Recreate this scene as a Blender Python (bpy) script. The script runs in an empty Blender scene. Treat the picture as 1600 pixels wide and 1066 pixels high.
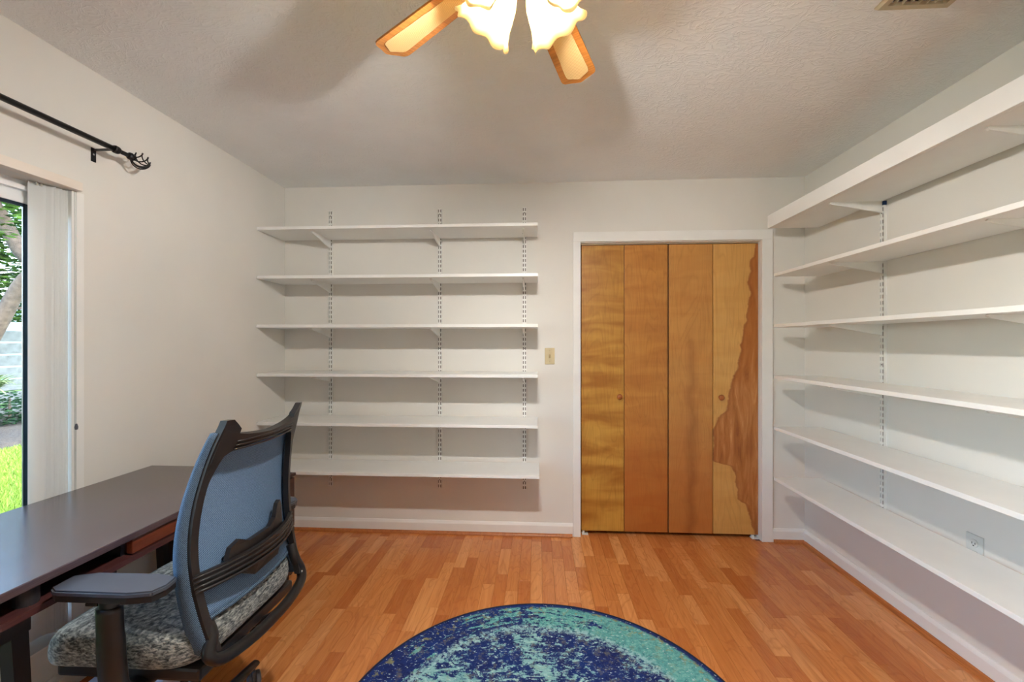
import bpy, bmesh, math, random
from mathutils import Vector, Matrix
R = math.radians
random.seed(7)
SC = bpy.context.scene
COL = SC.collection

# ------------------------------------------------------------------ camera
cd = bpy.data.cameras.new('camera'); cam = bpy.data.objects.new('camera', cd); COL.objects.link(cam)
cam.location = (0, 0, 1.33); cam.rotation_euler = (R(90), 0, math.atan(40/680))
cd.sensor_width = 36; cd.lens = 680/1600*36; cd.shift_y = 3/1600
cd.clip_start = 0.02
SC.camera = cam
# ------------------------------------------------------------------ sky, sun, exposure
w = bpy.data.worlds.new('world'); SC.world = w; w.use_nodes = True
nt = w.node_tree; bg = nt.nodes['Background']
sky = nt.nodes.new('ShaderNodeTexSky'); sky.sky_type = 'NISHITA'; sky.sun_disc = False
sky.sun_elevation = R(52); sky.sun_rotation = R(100); sky.air_density = 1.0; sky.dust_density = 2.0
nt.links.new(sky.outputs[0], bg.inputs['Color']); bg.inputs['Strength'].default_value = 0.72
sd = bpy.data.lights.new('sun', 'SUN'); sd.energy = 0.24; sd.angle = R(1.0); sd.color = (1, .97, .92)
sun = bpy.data.objects.new('sun', sd); COL.objects.link(sun)
sun.rotation_euler = (R(0), R(36), R(-25))          # from the +x side, behind the house
SC.view_settings.view_transform = 'Standard'; SC.view_settings.look = 'None'
SC.view_settings.gamma = 1; SC.view_settings.use_curve_mapping = False
SC.view_settings.exposure = 1.92
BULB = 640.0
SC.cycles.max_bounces = 10; SC.cycles.diffuse_bounces = 6; SC.cycles.glossy_bounces = 4
SC.cycles.transparent_max_bounces = 10; SC.cycles.transmission_bounces = 6
SC.cycles.sample_clamp_indirect = 6; SC.cycles.caustics_reflective = False; SC.cycles.caustics_refractive = False
SC.cycles.use_denoising = True

# ------------------------------------------------------------------ materials
def lin(r, g, b):
    f = lambda c: (c/255/12.92) if c/255 <= .04045 else ((c/255+.055)/1.055)**2.4
    return (f(r), f(g), f(b), 1)
class NT:
    def __init__(s, name):
        s.m = bpy.data.materials.new(name); s.m.use_nodes = True; s.t = s.m.node_tree
        s.b = s.t.nodes['Principled BSDF']; s.out = s.t.nodes['Material Output']
    def n(s, typ, **kw):
        x = s.t.nodes.new(typ)
        for k, v in kw.items():
            if k.startswith('i_'): x.inputs[k[2:].replace('_', ' ')].default_value = v
            else: setattr(x, k, v)
        return x
    def l(s, a, b): s.t.links.new(a, b)
    def coord(s, scale=(1, 1, 1), kind='Object', rot=(0, 0, 0), src=None):
        if src is None: src = s.n('ShaderNodeTexCoord').outputs[kind]
        mp = s.n('ShaderNodeMapping'); mp.inputs['Scale'].default_value = scale
        mp.inputs['Rotation'].default_value = rot
        s.l(src, mp.inputs['Vector']); return mp.outputs[0]
    def noise(s, vec, scale=5, detail=4, rough=.5, dist=0):
        x = s.n('ShaderNodeTexNoise'); x.inputs['Scale'].default_value = scale; x.inputs['Detail'].default_value = detail
        x.inputs['Roughness'].default_value = rough; x.inputs['Distortion'].default_value = dist
        s.l(vec, x.inputs['Vector']); return x.outputs['Fac']
    def ramp(s, fac, stops, interp='LINEAR'):
        x = s.n('ShaderNodeValToRGB'); cr = x.color_ramp; cr.interpolation = interp
        while len(cr.elements) < len(stops): cr.elements.new(.5)
        for e, (p, c) in zip(cr.elements, stops):
            e.position = p; e.color = c if not isinstance(c, (int, float)) else (c, c, c, 1)
        s.l(fac, x.inputs['Fac']); return x.outputs['Color']
    def mix(s, fac, a, b, mode='MIX'):
        x = s.n('ShaderNodeMix', data_type='RGBA', blend_type=mode)
        for sock, v in ((x.inputs[0], fac), (x.inputs[6], a), (x.inputs[7], b)):
            if hasattr(v, 'links') or hasattr(v, 'is_linked'): s.l(v, sock)
            else: sock.default_value = v
        return x.outputs[2]
    def math(s, op, a, b=0, c=0):
        x = s.n('ShaderNodeMath', operation=op)
        for i, v in enumerate((a, b, c)):
            if hasattr(v, 'is_linked'): s.l(v, x.inputs[i])
            else: x.inputs[i].default_value = v
        return x.outputs[0]
    def bump(s, h, strength=.2, dist=.01):
        x = s.n('ShaderNodeBump'); x.inputs['Strength'].default_value = strength; x.inputs['Distance'].default_value = dist
        s.l(h, x.inputs['Height']); s.l(x.outputs[0], s.b.inputs['Normal'])
    def base(s, c):
        if hasattr(c, 'is_linked'): s.l(c, s.b.inputs['Base Color'])
        else: s.b.inputs['Base Color'].default_value = c
    def set(s, rough=.5, metal=0, spec=.5, coat=0, coat_rough=.1):
        s.b.inputs['Roughness'].default_value = rough; s.b.inputs['Metallic'].default_value = metal
        s.b.inputs['Specular IOR Level'].default_value = spec; s.b.inputs['Coat Weight'].default_value = coat
        s.b.inputs['Coat Roughness'].default_value = coat_rough
        return s.m
def plain(name, rgb, rough=.5, metal=0, spec=.5, var=.06, sc=30, bump=0):
    s = NT(name); c = lin(*rgb); v = s.noise(s.coord(), sc, 3)
    d = tuple(x*(1-var) for x in c[:3])+(1,); e = tuple(min(1, x*(1+var)) for x in c[:3])+(1,)
    s.base(s.ramp(v, [(.3, d), (.7, e)]))
    if bump: s.bump(v, bump, .002)
    return s.set(rough, metal, spec)
def mat_wall(name, rgb):
    s = NT(name); co = s.coord()
    v = s.noise(co, 2.2, 3); c = lin(*rgb); d = tuple(x*.965 for x in c[:3])+(1,)
    s.base(s.ramp(v, [(.35, d), (.65, c)])); s.bump(s.noise(co, 160, 3), .05, .002)
    return s.set(.75, 0, .25)
def mat_ceiling():
    s = NT('textured_ceiling'); co = s.coord()
    wv = s.noise(co, 3, 2); big = s.noise(s.coord((1, 1.6, 1), rot=(0, 0, .6)), 9, 3, .5, 3.0); lines = s.ramp(big, [(.42, 0), (.5, 1), (.58, 0)])
    s.base(s.ramp(wv, [(.3, lin(232, 233, 232)), (.7, lin(238, 239, 238))]))
    s.bump(lines, .26, .010); return s.set(.85, 0, .2)
def mat_plank(name, attr=False):
    s = NT(name)
    if attr: rnd = s.n('ShaderNodeAttribute', attribute_name='tone').outputs['Fac']
    else: rnd = s.n('ShaderNodeObjectInfo').outputs['Random']
    geo = s.n('ShaderNodeNewGeometry').outputs['Position']
    off = s.n('ShaderNodeCombineXYZ'); s.l(s.math('MULTIPLY', rnd, 37.), off.inputs[0]); s.l(s.math('MULTIPLY', rnd, 11.), off.inputs[1]); s.l(s.math('MULTIPLY', rnd, 53.), off.inputs[2])
    ad = s.n('ShaderNodeVectorMath', operation='ADD'); s.l(geo, ad.inputs[0]); s.l(off.outputs[0], ad.inputs[1])
    g1 = s.noise(s.coord((34, 2.2, 1), src=ad.outputs[0]), 1.6, 4, .55, .6)
    g2 = s.noise(s.coord((160, 7, 1), src=ad.outputs[0]), 1.5, 3)
    big = s.noise(s.coord((5, 1.3, 1), src=ad.outputs[0]), 1.2, 2, .5, 1.5)
    rings = s.math('FRACT', s.math('MULTIPLY', big, 9.))
    tone = s.ramp(rnd, [(0, lin(182, 104, 50)), (.3, lin(203, 126, 66)), (.65, lin(213, 138, 76)), (1, lin(228, 160, 98))])
    c = s.mix(s.ramp(g1, [(.35, .0), (.75, .5)]), tone, lin(168, 92, 44))
    c = s.mix(s.ramp(g2, [(.45, 0), (.8, .22)]), c, lin(226, 160, 100))
    c = s.mix(s.ramp(rings, [(.0, .28), (.16, 0), (.85, 0), (1, .28)]), c, lin(150, 80, 38))
    s.base(c); s.bump(g2, .03, .001)
    return s.set(.26, 0, .5)
def mat_door(name, base, dark, seed, kind):
    s = NT(name); tc = s.n('ShaderNodeTexCoord').outputs['Object']
    ad = s.n('ShaderNodeVectorMath', operation='ADD'); s.l(tc, ad.inputs[0]); ad.inputs[1].default_value = (seed*3.1, 0, seed*1.7)
    v = ad.outputs[0]
    fig = s.noise(s.coord((3.2, 1, 13), src=v, rot=(0, R(24 if kind != 3 else -8), 0)), 1.0, 2.5, .42, .5)
    gr = s.noise(s.coord((85, 1, 3), src=v), 1.5, 4, .6, .4)
    cath = s.noise(s.coord((5, 1, .8), src=v), 1.4, 2, .4, .8)
    rings = s.ramp(s.math('FRACT', s.math('MULTIPLY', cath, 13.)), [(0, .5), (.2, 0), (.8, 0), (1, .5)])
    c = s.mix(s.ramp(fig, [(.36, 0), (.68, (.9, .6, .45, .4)[kind-1])]), lin(*base), lin(*dark))
    c = s.mix(s.ramp(gr, [(.4, 0), (.8, .25)]), c, lin(*[x*.72 for x in dark]))
    c = s.mix(s.math('MULTIPLY', rings, .45), c, lin(*[x*.82 for x in dark]))
    sep = s.n('ShaderNodeSeparateXYZ'); s.l(tc, sep.inputs[0])
    if kind in (2, 3):      # redder wood lower down the veneer
        tz = s.math('ADD', s.math('MULTIPLY', sep.outputs[2], .5), s.math('MULTIPLY', s.noise(s.coord((3, 1, 1.2), src=v), 2, 3), .3))
        c = s.mix(s.ramp(tz, [(.28, .62), (.62, 0)]), c, lin(172, 92, 42) if kind == 2 else lin(178, 104, 52))
    if kind == 3:           # dark streak up the middle
        q = s.math('ABSOLUTE', s.math('ADD', sep.outputs[0], s.math('MULTIPLY', s.math('SUBTRACT', s.noise(s.coord((2, 1, 2.5), src=v), 2, 4), .5), .12)))
        zf = s.ramp(s.math('MULTIPLY', sep.outputs[2], .5), [(.05, 1), (.62, .8), (.74, 0)])
        c = s.mix(s.math('MULTIPLY', s.ramp(q, [(0, .55), (.03, .25), (.05, 0)]), zf), c, lin(132, 72, 34))
    if kind == 4:           # heartwood with its own outline
        t = s.math('SUBTRACT', 1.0, s.math('DIVIDE', sep.outputs[2], 1.98))
        fc = s.n('ShaderNodeFloatCurve'); cu = fc.mapping.curves[0]
        pts = [(0, .96), (.09, .83), (.2, .78), (.33, .64), (.41, .57), (.48, .39), (.565, .28), (.607, .10), (.65, .0), (.745, .02), (.766, .40), (.83, .51), (.88, .56), (.9, .75), (.945, .82), (1, .9)]
        cu.points[0].location = pts[0]; cu.points[1].location = pts[-1]
        for p in pts[1:-1]: cu.points.new(*p)
        fc.mapping.update(); s.l(t, fc.inputs['Value'])
        xx = s.math('ADD', s.math('DIVIDE', sep.outputs[0], .30), .5)
        wob = s.math('MULTIPLY', s.math('SUBTRACT', s.noise(s.coord((6, 1, 9), src=v), 1.3, 4, .5), .5), .26)
        dd = s.math('ADD', s.math('SUBTRACT', xx, fc.outputs[0]), wob)
        mk = s.ramp(dd, [(.47, 0), (.5, 1)])
        dd2 = s.n('ShaderNodeMath', operation='ADD'); s.l(dd, dd2.inputs[0]); dd2.inputs[1].default_value = .49
        mk = s.ramp(dd2.outputs[0], [(.48, 0), (.515, 1)])
        hs = s.noise(s.coord((16, 1, 2.4), src=v), 1.6, 4, .6, .8)
        hc = s.ramp(hs, [(.25, lin(140, 80, 38)), (.45, lin(168, 104, 50)), (.62, lin(186, 124, 68)), (.8, lin(214, 164, 106))])
        zt = s.ramp(sep.outputs[2], [(.0, 1), (1, 0)])
        hc = s.mix(s.ramp(s.math('MULTIPLY', sep.outputs[2], .5), [(.5, 0), (.62, .55)]), hc, lin(166, 98, 36))
        c = s.mix(mk, c, hc)
        rim = s.ramp(dd2.outputs[0], [(.47, 0), (.5, .5), (.56, 0)])
        c = s.mix(rim, c, lin(132, 68, 32))
    s.base(c); s.bump(gr, .04, .001)
    return s.set(.38, 0, .4)
def mat_dark_wood(name, a, b, rough=.3):
    s = NT(name); co = s.coord((22, 1.4, 22))
    g = s.noise(co, 2.5, 5, .6, .6); g2 = s.noise(s.coord((120, 5, 120)), 2, 3)
    s.base(s.mix(s.ramp(g2, [(.4, 0), (.8, .5)]), s.ramp(g, [(.3, lin(*a)), (.7, lin(*b))]), lin(*[min(255, x*1.25) for x in b])))
    s.bump(g2, .05, .001); return s.set(rough, 0, .5)
def mat_knit():
    s = NT('grey_knit_fabric'); tc = s.n('ShaderNodeTexCoord').outputs['Object']
    n1 = s.noise(s.coord((70, 62, 190), src=tc), 1, 3, .6, .5)
    n2 = s.noise(s.coord((12, 20, 20), src=tc), 1, 2)
    c = s.ramp(n1, [(.36, lin(34, 38, 40)), (.48, lin(100, 105, 104)), (.66, lin(172, 174, 168))])
    s.base(s.mix(s.ramp(n2, [(.4, 0), (.7, .25)]), c, lin(96, 112, 122))); s.bump(n1, .6, .006)
    s.b.inputs['Sheen Weight'].default_value = .25
    return s.set(.95, 0, .15)
def mat_mesh(name, a, b, alpha=.12, spec=.2):
    s = NT(name); tc = s.n('ShaderNodeTexCoord').outputs['Object']
    w1 = s.n('ShaderNodeTexWave', wave_type='BANDS', bands_direction='DIAGONAL'); w1.inputs['Scale'].default_value = 130
    w1.inputs['Distortion'].default_value = .6; w1.inputs['Detail'].default_value = 1
    s.l(s.coord((1, 1, 1), src=tc), w1.inputs['Vector'])
    n1 = s.noise(s.coord((330, 330, 330), src=tc), 1, 2)
    f = s.mix(.5, w1.outputs['Color'], n1)
    s.base(s.ramp(f, [(.3, lin(*a)), (.7, lin(*b))])); s.bump(f, .3, .002); s.set(.7, 0, spec)
    if alpha:
        tr = s.n('ShaderNodeBsdfTransparent'); mx = s.n('ShaderNodeMixShader'); mx.inputs[0].default_value = alpha
        s.l(s.b.outputs[0], mx.inputs[1]); s.l(tr.outputs[0], mx.inputs[2]); s.l(mx.outputs[0], s.out.inputs[0])
    return s.m
def mat_rug():
    s = NT('distressed_rug'); tc = s.n('ShaderNodeTexCoord').outputs['Object']
    ln = s.n('ShaderNodeVectorMath', operation='LENGTH'); s.l(tc, ln.inputs[0])
    sep = s.n('ShaderNodeSeparateXYZ'); s.l(tc, sep.inputs[0])
    r = s.math('DIVIDE', ln.outputs['Value'], .755)
    # rotating ring coordinate so that wear runs around the rug in the border
    ang = s.math('ARCTAN2', sep.outputs[1], sep.outputs[0])
    pc = s.n('ShaderNodeCombineXYZ'); s.l(s.math('MULTIPLY', ang, 5.), pc.inputs[0]); s.l(s.math('MULTIPLY', r, 26.), pc.inputs[1])
    ringn = s.noise(pc.outputs[0], 1.1, 6, .68, .4)
    fine = s.noise(s.coord((1, 1, 1), src=tc), 58, 5, .75, .4)
    streak = s.noise(s.coord((16, 38, 1), src=tc, rot=(0, 0, R(52))), 1, 6, .72, 1.2)
    patch = s.noise(s.coord((1, 1, 1), src=tc), 4.2, 3, .6, .5)
    mid = s.noise(s.coord((1, 1, 1), src=tc), 9, 4, .62)
    navy = s.ramp(fine, [(.3, lin(24, 30, 74)), (.7, lin(44, 58, 118))])
    navy = s.mix(s.ramp(mid, [(.4, 0), (.7, .6)]), navy, lin(30, 62, 132))
    teal = s.ramp(fine, [(.28, lin(58, 112, 124)), (.5, lin(98, 168, 164)), (.75, lin(150, 206, 194))])
    # border: teal, worn to navy; more navy on the -x side
    side = s.math('MULTIPLY', sep.outputs[0], .20)
    bm_ = s.math('ADD', s.math('ADD', s.math('MULTIPLY', ringn, .62), s.math('ADD', s.math('MULTIPLY', fine, .34), s.math('MULTIPLY', patch, .30))), side)
    border = s.mix(s.ramp(bm_, [(.60, 0), (.635, 1)]), navy, teal)
    # field: navy with pale streaks
    fm = s.math('ADD', s.math('MULTIPLY', streak, .42), s.math('ADD', s.math('MULTIPLY', patch, .42), s.math('MULTIPLY', fine, .34)))
    pale = s.ramp(streak, [(.35, lin(86, 150, 156)), (.6, lin(150, 196, 194)), (.75, lin(206, 222, 212))])
    field = s.mix(s.ramp(fm, [(.592, 0), (.625, 1)]), navy, pale)
    rr = s.math('ADD', r, s.math('MULTIPLY', s.math('SUBTRACT', mid, .5), .07))
    c = s.mix(s.ramp(rr, [(.735, 0), (.765, 1)]), field, border)
    # pale worn line round the field
    lm = s.math('MULTIPLY', s.ramp(rr, [(.70, 0), (.735, 1), (.765, 1), (.79, 0)]), s.ramp(fine, [(.45, 0), (.56, .9)]))
    c = s.mix(lm, c, lin(160, 200, 202))
    # guard stripe and specks of ochre near the rim
    och = s.math('MULTIPLY', s.ramp(rr, [(.88, .3), (.93, 1), (.97, 1)]), s.ramp(s.noise(s.coord((1, 1, 1), src=tc), 30, 4, .7), [(.54, 0), (.62, .85)]))
    c = s.mix(och, c, lin(150, 146, 96))
    rim = s.ramp(s.math('ADD', r, s.math('MULTIPLY', fine, .05)), [(.985, 0), (1.0, 1)])
    c = s.mix(rim, c, navy)
    wht = s.ramp(s.noise(s.coord((60, 90, 1), src=tc, rot=(0, 0, R(25))), 1, 3, .6), [(.61, 0), (.66, .9)])
    c = s.mix(wht, c, lin(190, 214, 214))
    rust = s.ramp(s.noise(s.coord((30, 30, 1), src=tc), 1, 4, .7), [(.66, 0), (.71, .6)])
    c = s.mix(rust, c, lin(150, 112, 84))
    s.base(c); s.bump(fine, .5, .004); return s.set(.95, 0, .1)
def mat_emit(name, rgb, strength):
    s = NT(name); s.b.inputs['Emission Color'].default_value = rgb; s.b.inputs['Emission Strength'].default_value = strength
    s.base((1, 1, 1, 1)); return s.m
def mat_shade():
    s = NT('frosted_ribbed_glass'); tc = s.n('ShaderNodeTexCoord').outputs['Object']
    n = s.noise(s.coord((60, 60, 10), src=tc), 2, 3)
    d = s.n('ShaderNodeBsdfDiffuse'); d.inputs['Color'].default_value = lin(250, 240, 215)
    t = s.n('ShaderNodeBsdfTranslucent'); t.inputs['Color'].default_value = lin(252, 236, 196)
    g = s.n('ShaderNodeBsdfGlossy'); g.inputs['Roughness'].default_value = .2
    m1 = s.n('ShaderNodeMixShader'); m1.inputs[0].default_value = .6
    m2 = s.n('ShaderNodeMixShader'); m2.inputs[0].default_value = .06
    s.l(d.outputs[0], m1.inputs[1]); s.l(t.outputs[0], m1.inputs[2]); s.l(m1.outputs[0], m2.inputs[1]); s.l(g.outputs[0], m2.inputs[2])
    s.l(m2.outputs[0], s.out.inputs[0]); return s.m
def mat_glass():
    s = NT('window_glass'); tr = s.n('ShaderNodeBsdfTransparent'); tr.inputs[0].default_value = (.93, .96, .96, 1)
    gl = s.n('ShaderNodeBsdfGlossy'); gl.inputs['Roughness'].default_value = .01
    fr = s.n('ShaderNodeFresnel'); fr.inputs['IOR'].default_value = 1.3
    mx = s.n('ShaderNodeMixShader'); s.l(fr.outputs[0], mx.inputs[0]); s.l(tr.outputs[0], mx.inputs[1]); s.l(gl.outputs[0], mx.inputs[2])
    s.l(mx.outputs[0], s.out.inputs[0]); return s.m
def mat_leaf(name, a, b):
    s = NT(name); rnd = s.n('ShaderNodeAttribute', attribute_name='tone').outputs['Fac']
    c = s.ramp(rnd, [(0, lin(*a)), (1, lin(*b))])
    d = s.n('ShaderNodeBsdfDiffuse'); t = s.n('ShaderNodeBsdfTranslucent'); m = s.n('ShaderNodeMixShader'); m.inputs[0].default_value = .35
    s.l(c, d.inputs[0]); s.l(c, t.inputs[0]); s.l(d.outputs[0], m.inputs[1]); s.l(t.outputs[0], m.inputs[2]); s.l(m.outputs[0], s.out.inputs[0])
    return s.m
def mat_slat():
    s = NT('white_vinyl_slat'); s.base(lin(244, 245, 243)); s.set(.45, 0, .4)
    t = s.n('ShaderNodeBsdfTranslucent'); t.inputs[0].default_value = lin(240, 244, 240); m = s.n('ShaderNodeMixShader'); m.inputs[0].default_value = .28
    s.l(s.b.outputs[0], m.inputs[1]); s.l(t.outputs[0], m.inputs[2]); s.l(m.outputs[0], s.out.inputs[0]); return s.m
def mat_cane():
    s = NT('woven_cane'); tc = s.n('ShaderNodeTexCoord').outputs['Object']
    a = s.n('ShaderNodeTexWave', wave_type='BANDS', bands_direction='X'); a.inputs['Scale'].default_value = 75
    b = s.n('ShaderNodeTexWave', wave_type='BANDS', bands_direction='Y'); b.inputs['Scale'].default_value = 75
    s.l(tc, a.inputs['Vector']); s.l(tc, b.inputs['Vector'])
    f = s.mix(.5, a.outputs['Color'], b.outputs['Color'])
    s.base(s.ramp(f, [(.2, lin(200, 158, 96)), (.7, lin(232, 198, 140))])); s.bump(f, .4, .002); return s.set(.6, 0, .3)

M = {}
M['wall'] = mat_wall('white_wall_paint', (224, 221, 214)); M['ceiling'] = mat_ceiling()
M['trim'] = plain('white_trim_paint', (232, 231, 227), .4, var=.02, sc=8)
M['shelf'] = plain('white_shelf_laminate', (236, 235, 231), .35, var=.02, sc=6)
M['metal_white'] = plain('white_enamel_metal', (232, 231, 226), .4, var=.02)
M['slot_dark'] = plain('channel_shadow_metal', (104, 98, 90), .7)  # dark tone standing in for shade inside the slots; mounting screws share it
M['plank'] = mat_plank('laminate_strip'); M['plank_attr'] = mat_plank('laminate_strip_merged', True)
M['underlay'] = plain('joint_underlay', (96, 52, 26), .8)
M['shoe'] = mat_dark_wood('cherry_shoe_moulding', (150, 84, 40), (182, 112, 58), .4)
M['door1'] = mat_door('golden_birch_veneer', (200, 150, 66), (160, 100, 34), 1, 1)
M['door2'] = mat_door('amber_birch_veneer', (194, 134, 62), (164, 98, 38), 2, 2)
M['door3'] = mat_door('tan_birch_veneer', (198, 142, 74), (176, 114, 54), 3, 3)
M['door4'] = mat_door('birch_veneer_with_heartwood', (212, 162, 92), (194, 138, 64), 4, 4)
M['knob'] = plain('maple_knob', (164, 92, 40), .35, var=.15)
M['door_edge'] = plain('dark_door_edge', (70, 34, 16), .6)
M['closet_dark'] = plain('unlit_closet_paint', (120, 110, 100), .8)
M['track'] = plain('tan_track_metal', (196, 180, 156), .45, .3)
M['ivory'] = plain('ivory_plastic', (198, 184, 146), .4, var=.03)
M['ivory_dark'] = plain('aged_ivory_plastic', (170, 152, 112), .4, var=.03)
M['outlet'] = plain('white_plastic', (204, 206, 202), .4, var=.02); M['black'] = plain('black_slot', (22, 20, 20), .6)
M['blue_tape'] = plain('blue_tape', (30, 66, 116), .6)
M['iron'] = plain('black_iron', (26, 24, 24), .42, .4, var=.1)
M['slat'] = mat_slat(); M['frame'] = plain('white_vinyl_frame', (236, 238, 238), .35, var=.02, sc=4)
M['headrail'] = plain('painted_headrail', (226, 216, 204), .5, var=.02, sc=4)
M['slate'] = plain('dark_slate_aluminium', (52, 64, 76), .4, .5); M['glass'] = mat_glass()
M['espresso'] = mat_dark_wood('espresso_wood', (60, 46, 48), (78, 62, 62), .26)
M['espresso'].node_tree.nodes['Principled BSDF'].inputs['Coat Weight'].default_value = .5; M['espresso'].node_tree.nodes['Principled BSDF'].inputs['Coat Roughness'].default_value = .2
M['espresso_edge'] = mat_dark_wood('espresso_edge', (50, 24, 26), (74, 40, 36), .4)
M['drawer'] = mat_dark_wood('mahogany_front', (78, 33, 18), (104, 48, 26), .4)
M['desk_black'] = plain('black_laminate', (34, 30, 32), .5)
M['cab'] = mat_dark_wood('dark_cabinet_wood', (52, 32, 26), (72, 46, 38), .4)
M['nickel'] = plain('brushed_nickel', (178, 176, 172), .35, .9)
M['knit'] = mat_knit(); M['mesh'] = mat_mesh('blue_grey_mesh', (60, 86, 114), (126, 154, 184), .14)
M['mesh_edge'] = mat_mesh('blue_grey_mesh_edge', (26, 36, 48), (98, 122, 146), 0)
M['plastic'] = plain('black_brown_plastic', (32, 28, 27), .36, var=.12); M['plastic_soft'] = plain('grey_black_armpad', (66, 71, 80), .34, var=.06)
M['tube'] = plain('black_painted_tube', (34, 31, 31), .28, .3); M['chrome'] = plain('grey_steel', (150, 152, 158), .3, .8)
M['caster'] = plain('grey_caster_nylon', (84, 86, 94), .4)
M['rug'] = mat_rug(); M['rug_edge'] = plain('navy_binding', (22, 26, 52), .9)
M['fan_wood'] = mat_dark_wood('oak_blade_wood', (150, 92, 36), (184, 120, 54), .4); M['cane'] = mat_cane()
M['brass'] = plain('polished_brass', (204, 158, 74), .25, 1.0, var=.03); M['shade'] = mat_shade()
M['bulb'] = mat_emit('lit_bulb', (1, .985, .972, 1), BULB)
M['vent'] = plain('beige_vent_metal', (190, 176, 146), .5, var=.03)
M['box'] = plain('pale_grey_card', (206, 208, 222), .5, var=.03); M['cord'] = plain('cream_cord', (216, 200, 176), .5)
M['soil'] = plain('mulch', (60, 52, 42), .95, var=.6, sc=25, bump=.6); M['ground'] = plain('lawn_ground', (62, 88, 24), .95, var=.25, sc=6)
M['grass'] = mat_leaf('grass_blade', (96, 124, 36), (164, 186, 88)); M['leaf'] = mat_leaf('tree_leaf', (22, 48, 18), (92, 124, 54))
M['strap'] = mat_leaf('strap_leaf', (62, 92, 48), (146, 160, 112)); M['bark'] = plain('grey_bark', (92, 78, 66), .9, var=.4, sc=14, bump=.8)
M['fence'] = plain('weathered_fence_wood', (104, 108, 104), .85, var=.3, sc=7, bump=.3); M['siding'] = plain('pale_blue_siding', (150, 178, 188), .7, var=.05)
M['shrub'] = mat_leaf('shrub_leaf', (22, 46, 32), (62, 94, 62)); M['roof'] = plain('grey_shingle', (150, 146, 142), .9)
M['hose'] = plain('dark_branch', (60, 52, 50), .8)

# ------------------------------------------------------------------ mesh helpers
class MB:
    def __init__(s): s.bm = bmesh.new()
    def box(s, a, b, bev=0, mtx=None):
        a, b = Vector(a), Vector(b)
        g = bmesh.ops.create_cube(s.bm, size=1); vs = g['verts']
        c = (a+b)/2; d = b-a
        for v in vs: v.co = Vector((v.co.x*d.x, v.co.y*d.y, v.co.z*d.z))+c
        if bev:
            es = list({e for v in vs for e in v.link_edges})
            r = bmesh.ops.bevel(s.bm, geom=es, offset=bev, segments=2, affect='EDGES', profile=.6)
            vs = list({v for f in r['faces'] for v in f.verts} | {v for v in vs if v.is_valid})
        if mtx is not None:
            for v in vs: v.co = mtx @ v.co
        return s
    def grid(s, rows, closed_u=False, closed_v=False, cap=False):
        vr = [[s.bm.verts.new(p) for p in r] for r in rows]
        n, m = len(vr), len(vr[0])
        for i in range(n if closed_v else n-1):
            for j in range(m if closed_u else m-1):
                q = [vr[i][j], vr[i][(j+1) % m], vr[(i+1) % n][(j+1) % m], vr[(i+1) % n][j]]
                try: s.bm.faces.new(q)
                except ValueError: pass
        if cap:
            for r in (vr[0], vr[-1]):
                try: s.bm.faces.new(r)
                except ValueError: pass
        return s
    def tube(s, pts, rad, n=10, flat=1.0, up=None):
        pts = [Vector(p) for p in pts]; rs = rad if isinstance(rad, (list, tuple)) else [rad]*len(pts)
        rows = []; prev = None
        for i, p in enumerate(pts):
            t = (pts[min(i+1, len(pts)-1)]-pts[max(i-1, 0)]).normalized()
            if prev is None:
                u = Vector(up) if up else (Vector((0, 0, 1)) if abs(t.z) < .9 else Vector((1, 0, 0)))
            else: u = prev
            u = (u-t*u.dot(t)).normalized(); prev = u; v = t.cross(u)
            rows.append([p+u*math.cos(2*math.pi*k/n)*rs[i]*flat+v*math.sin(2*math.pi*k/n)*rs[i] for k in range(n)])
        return s.grid(rows, closed_u=True, cap=True)
    def lathe(s, prof, n=24, mtx=None):
        rows = [[Vector((r*math.cos(2*math.pi*k/n), r*math.sin(2*math.pi*k/n), z)) for k in range(n)] for r, z in prof]
        if mtx is not None: rows = [[mtx @ p for p in r] for r in rows]
        return s.grid(rows, closed_u=True, cap=True)
    def prism(s, poly, ext, to3):      # poly in 2-D, extruded between ext[0] and ext[1]
        rows = [[Vector(to3(p[0], p[1], e)) for p in poly] for e in ext]
        return s.grid(rows, closed_u=True, cap=True)
    def obj(s, name, mat, parent=None, smooth=False, loc=None, recalc=True):
        if recalc: bmesh.ops.recalc_face_normals(s.bm, faces=s.bm.faces)
        me = bpy.data.meshes.new(name); s.bm.to_mesh(me); s.bm.free()
        if smooth:
            for p in me.polygons: p.use_smooth = True
        me.materials.append(mat); o = bpy.data.objects.new(name, me); COL.objects.link(o)
        if parent is not None: o.parent = parent
        if loc is not None: o.location = loc
        return o
def smooth_angle(o, a=40):
    o.data.polygons.foreach_set('use_smooth', [True]*len(o.data.polygons))
    bm = bmesh.new(); bm.from_mesh(o.data)
    for e in bm.edges:
        e.smooth = not (len(e.link_faces) == 2 and e.calc_face_angle(0) > R(a))
    bm.to_mesh(o.data); bm.free(); return o
def tag(o, label, cat, group=None):
    o['label'] = label; o['category'] = cat
    if group: o['group'] = group
    return o
def empty(name, loc=(0, 0, 0), rz=0):
    o = bpy.data.objects.new(name, None); o.empty_display_size = .1; COL.objects.link(o)
    o.location = loc; o.rotation_euler = (0, 0, rz); return o
def struct(o): o['kind'] = 'structure'; return o
def stuff(o): o['kind'] = 'stuff'; return o
def shared(name, me, parent, loc=(0, 0, 0), rot=(0, 0, 0), scale=(1, 1, 1)):
    o = bpy.data.objects.new(name, me); COL.objects.link(o); o.parent = parent
    o.location = loc; o.rotation_euler = rot; o.scale = scale; return o
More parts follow.
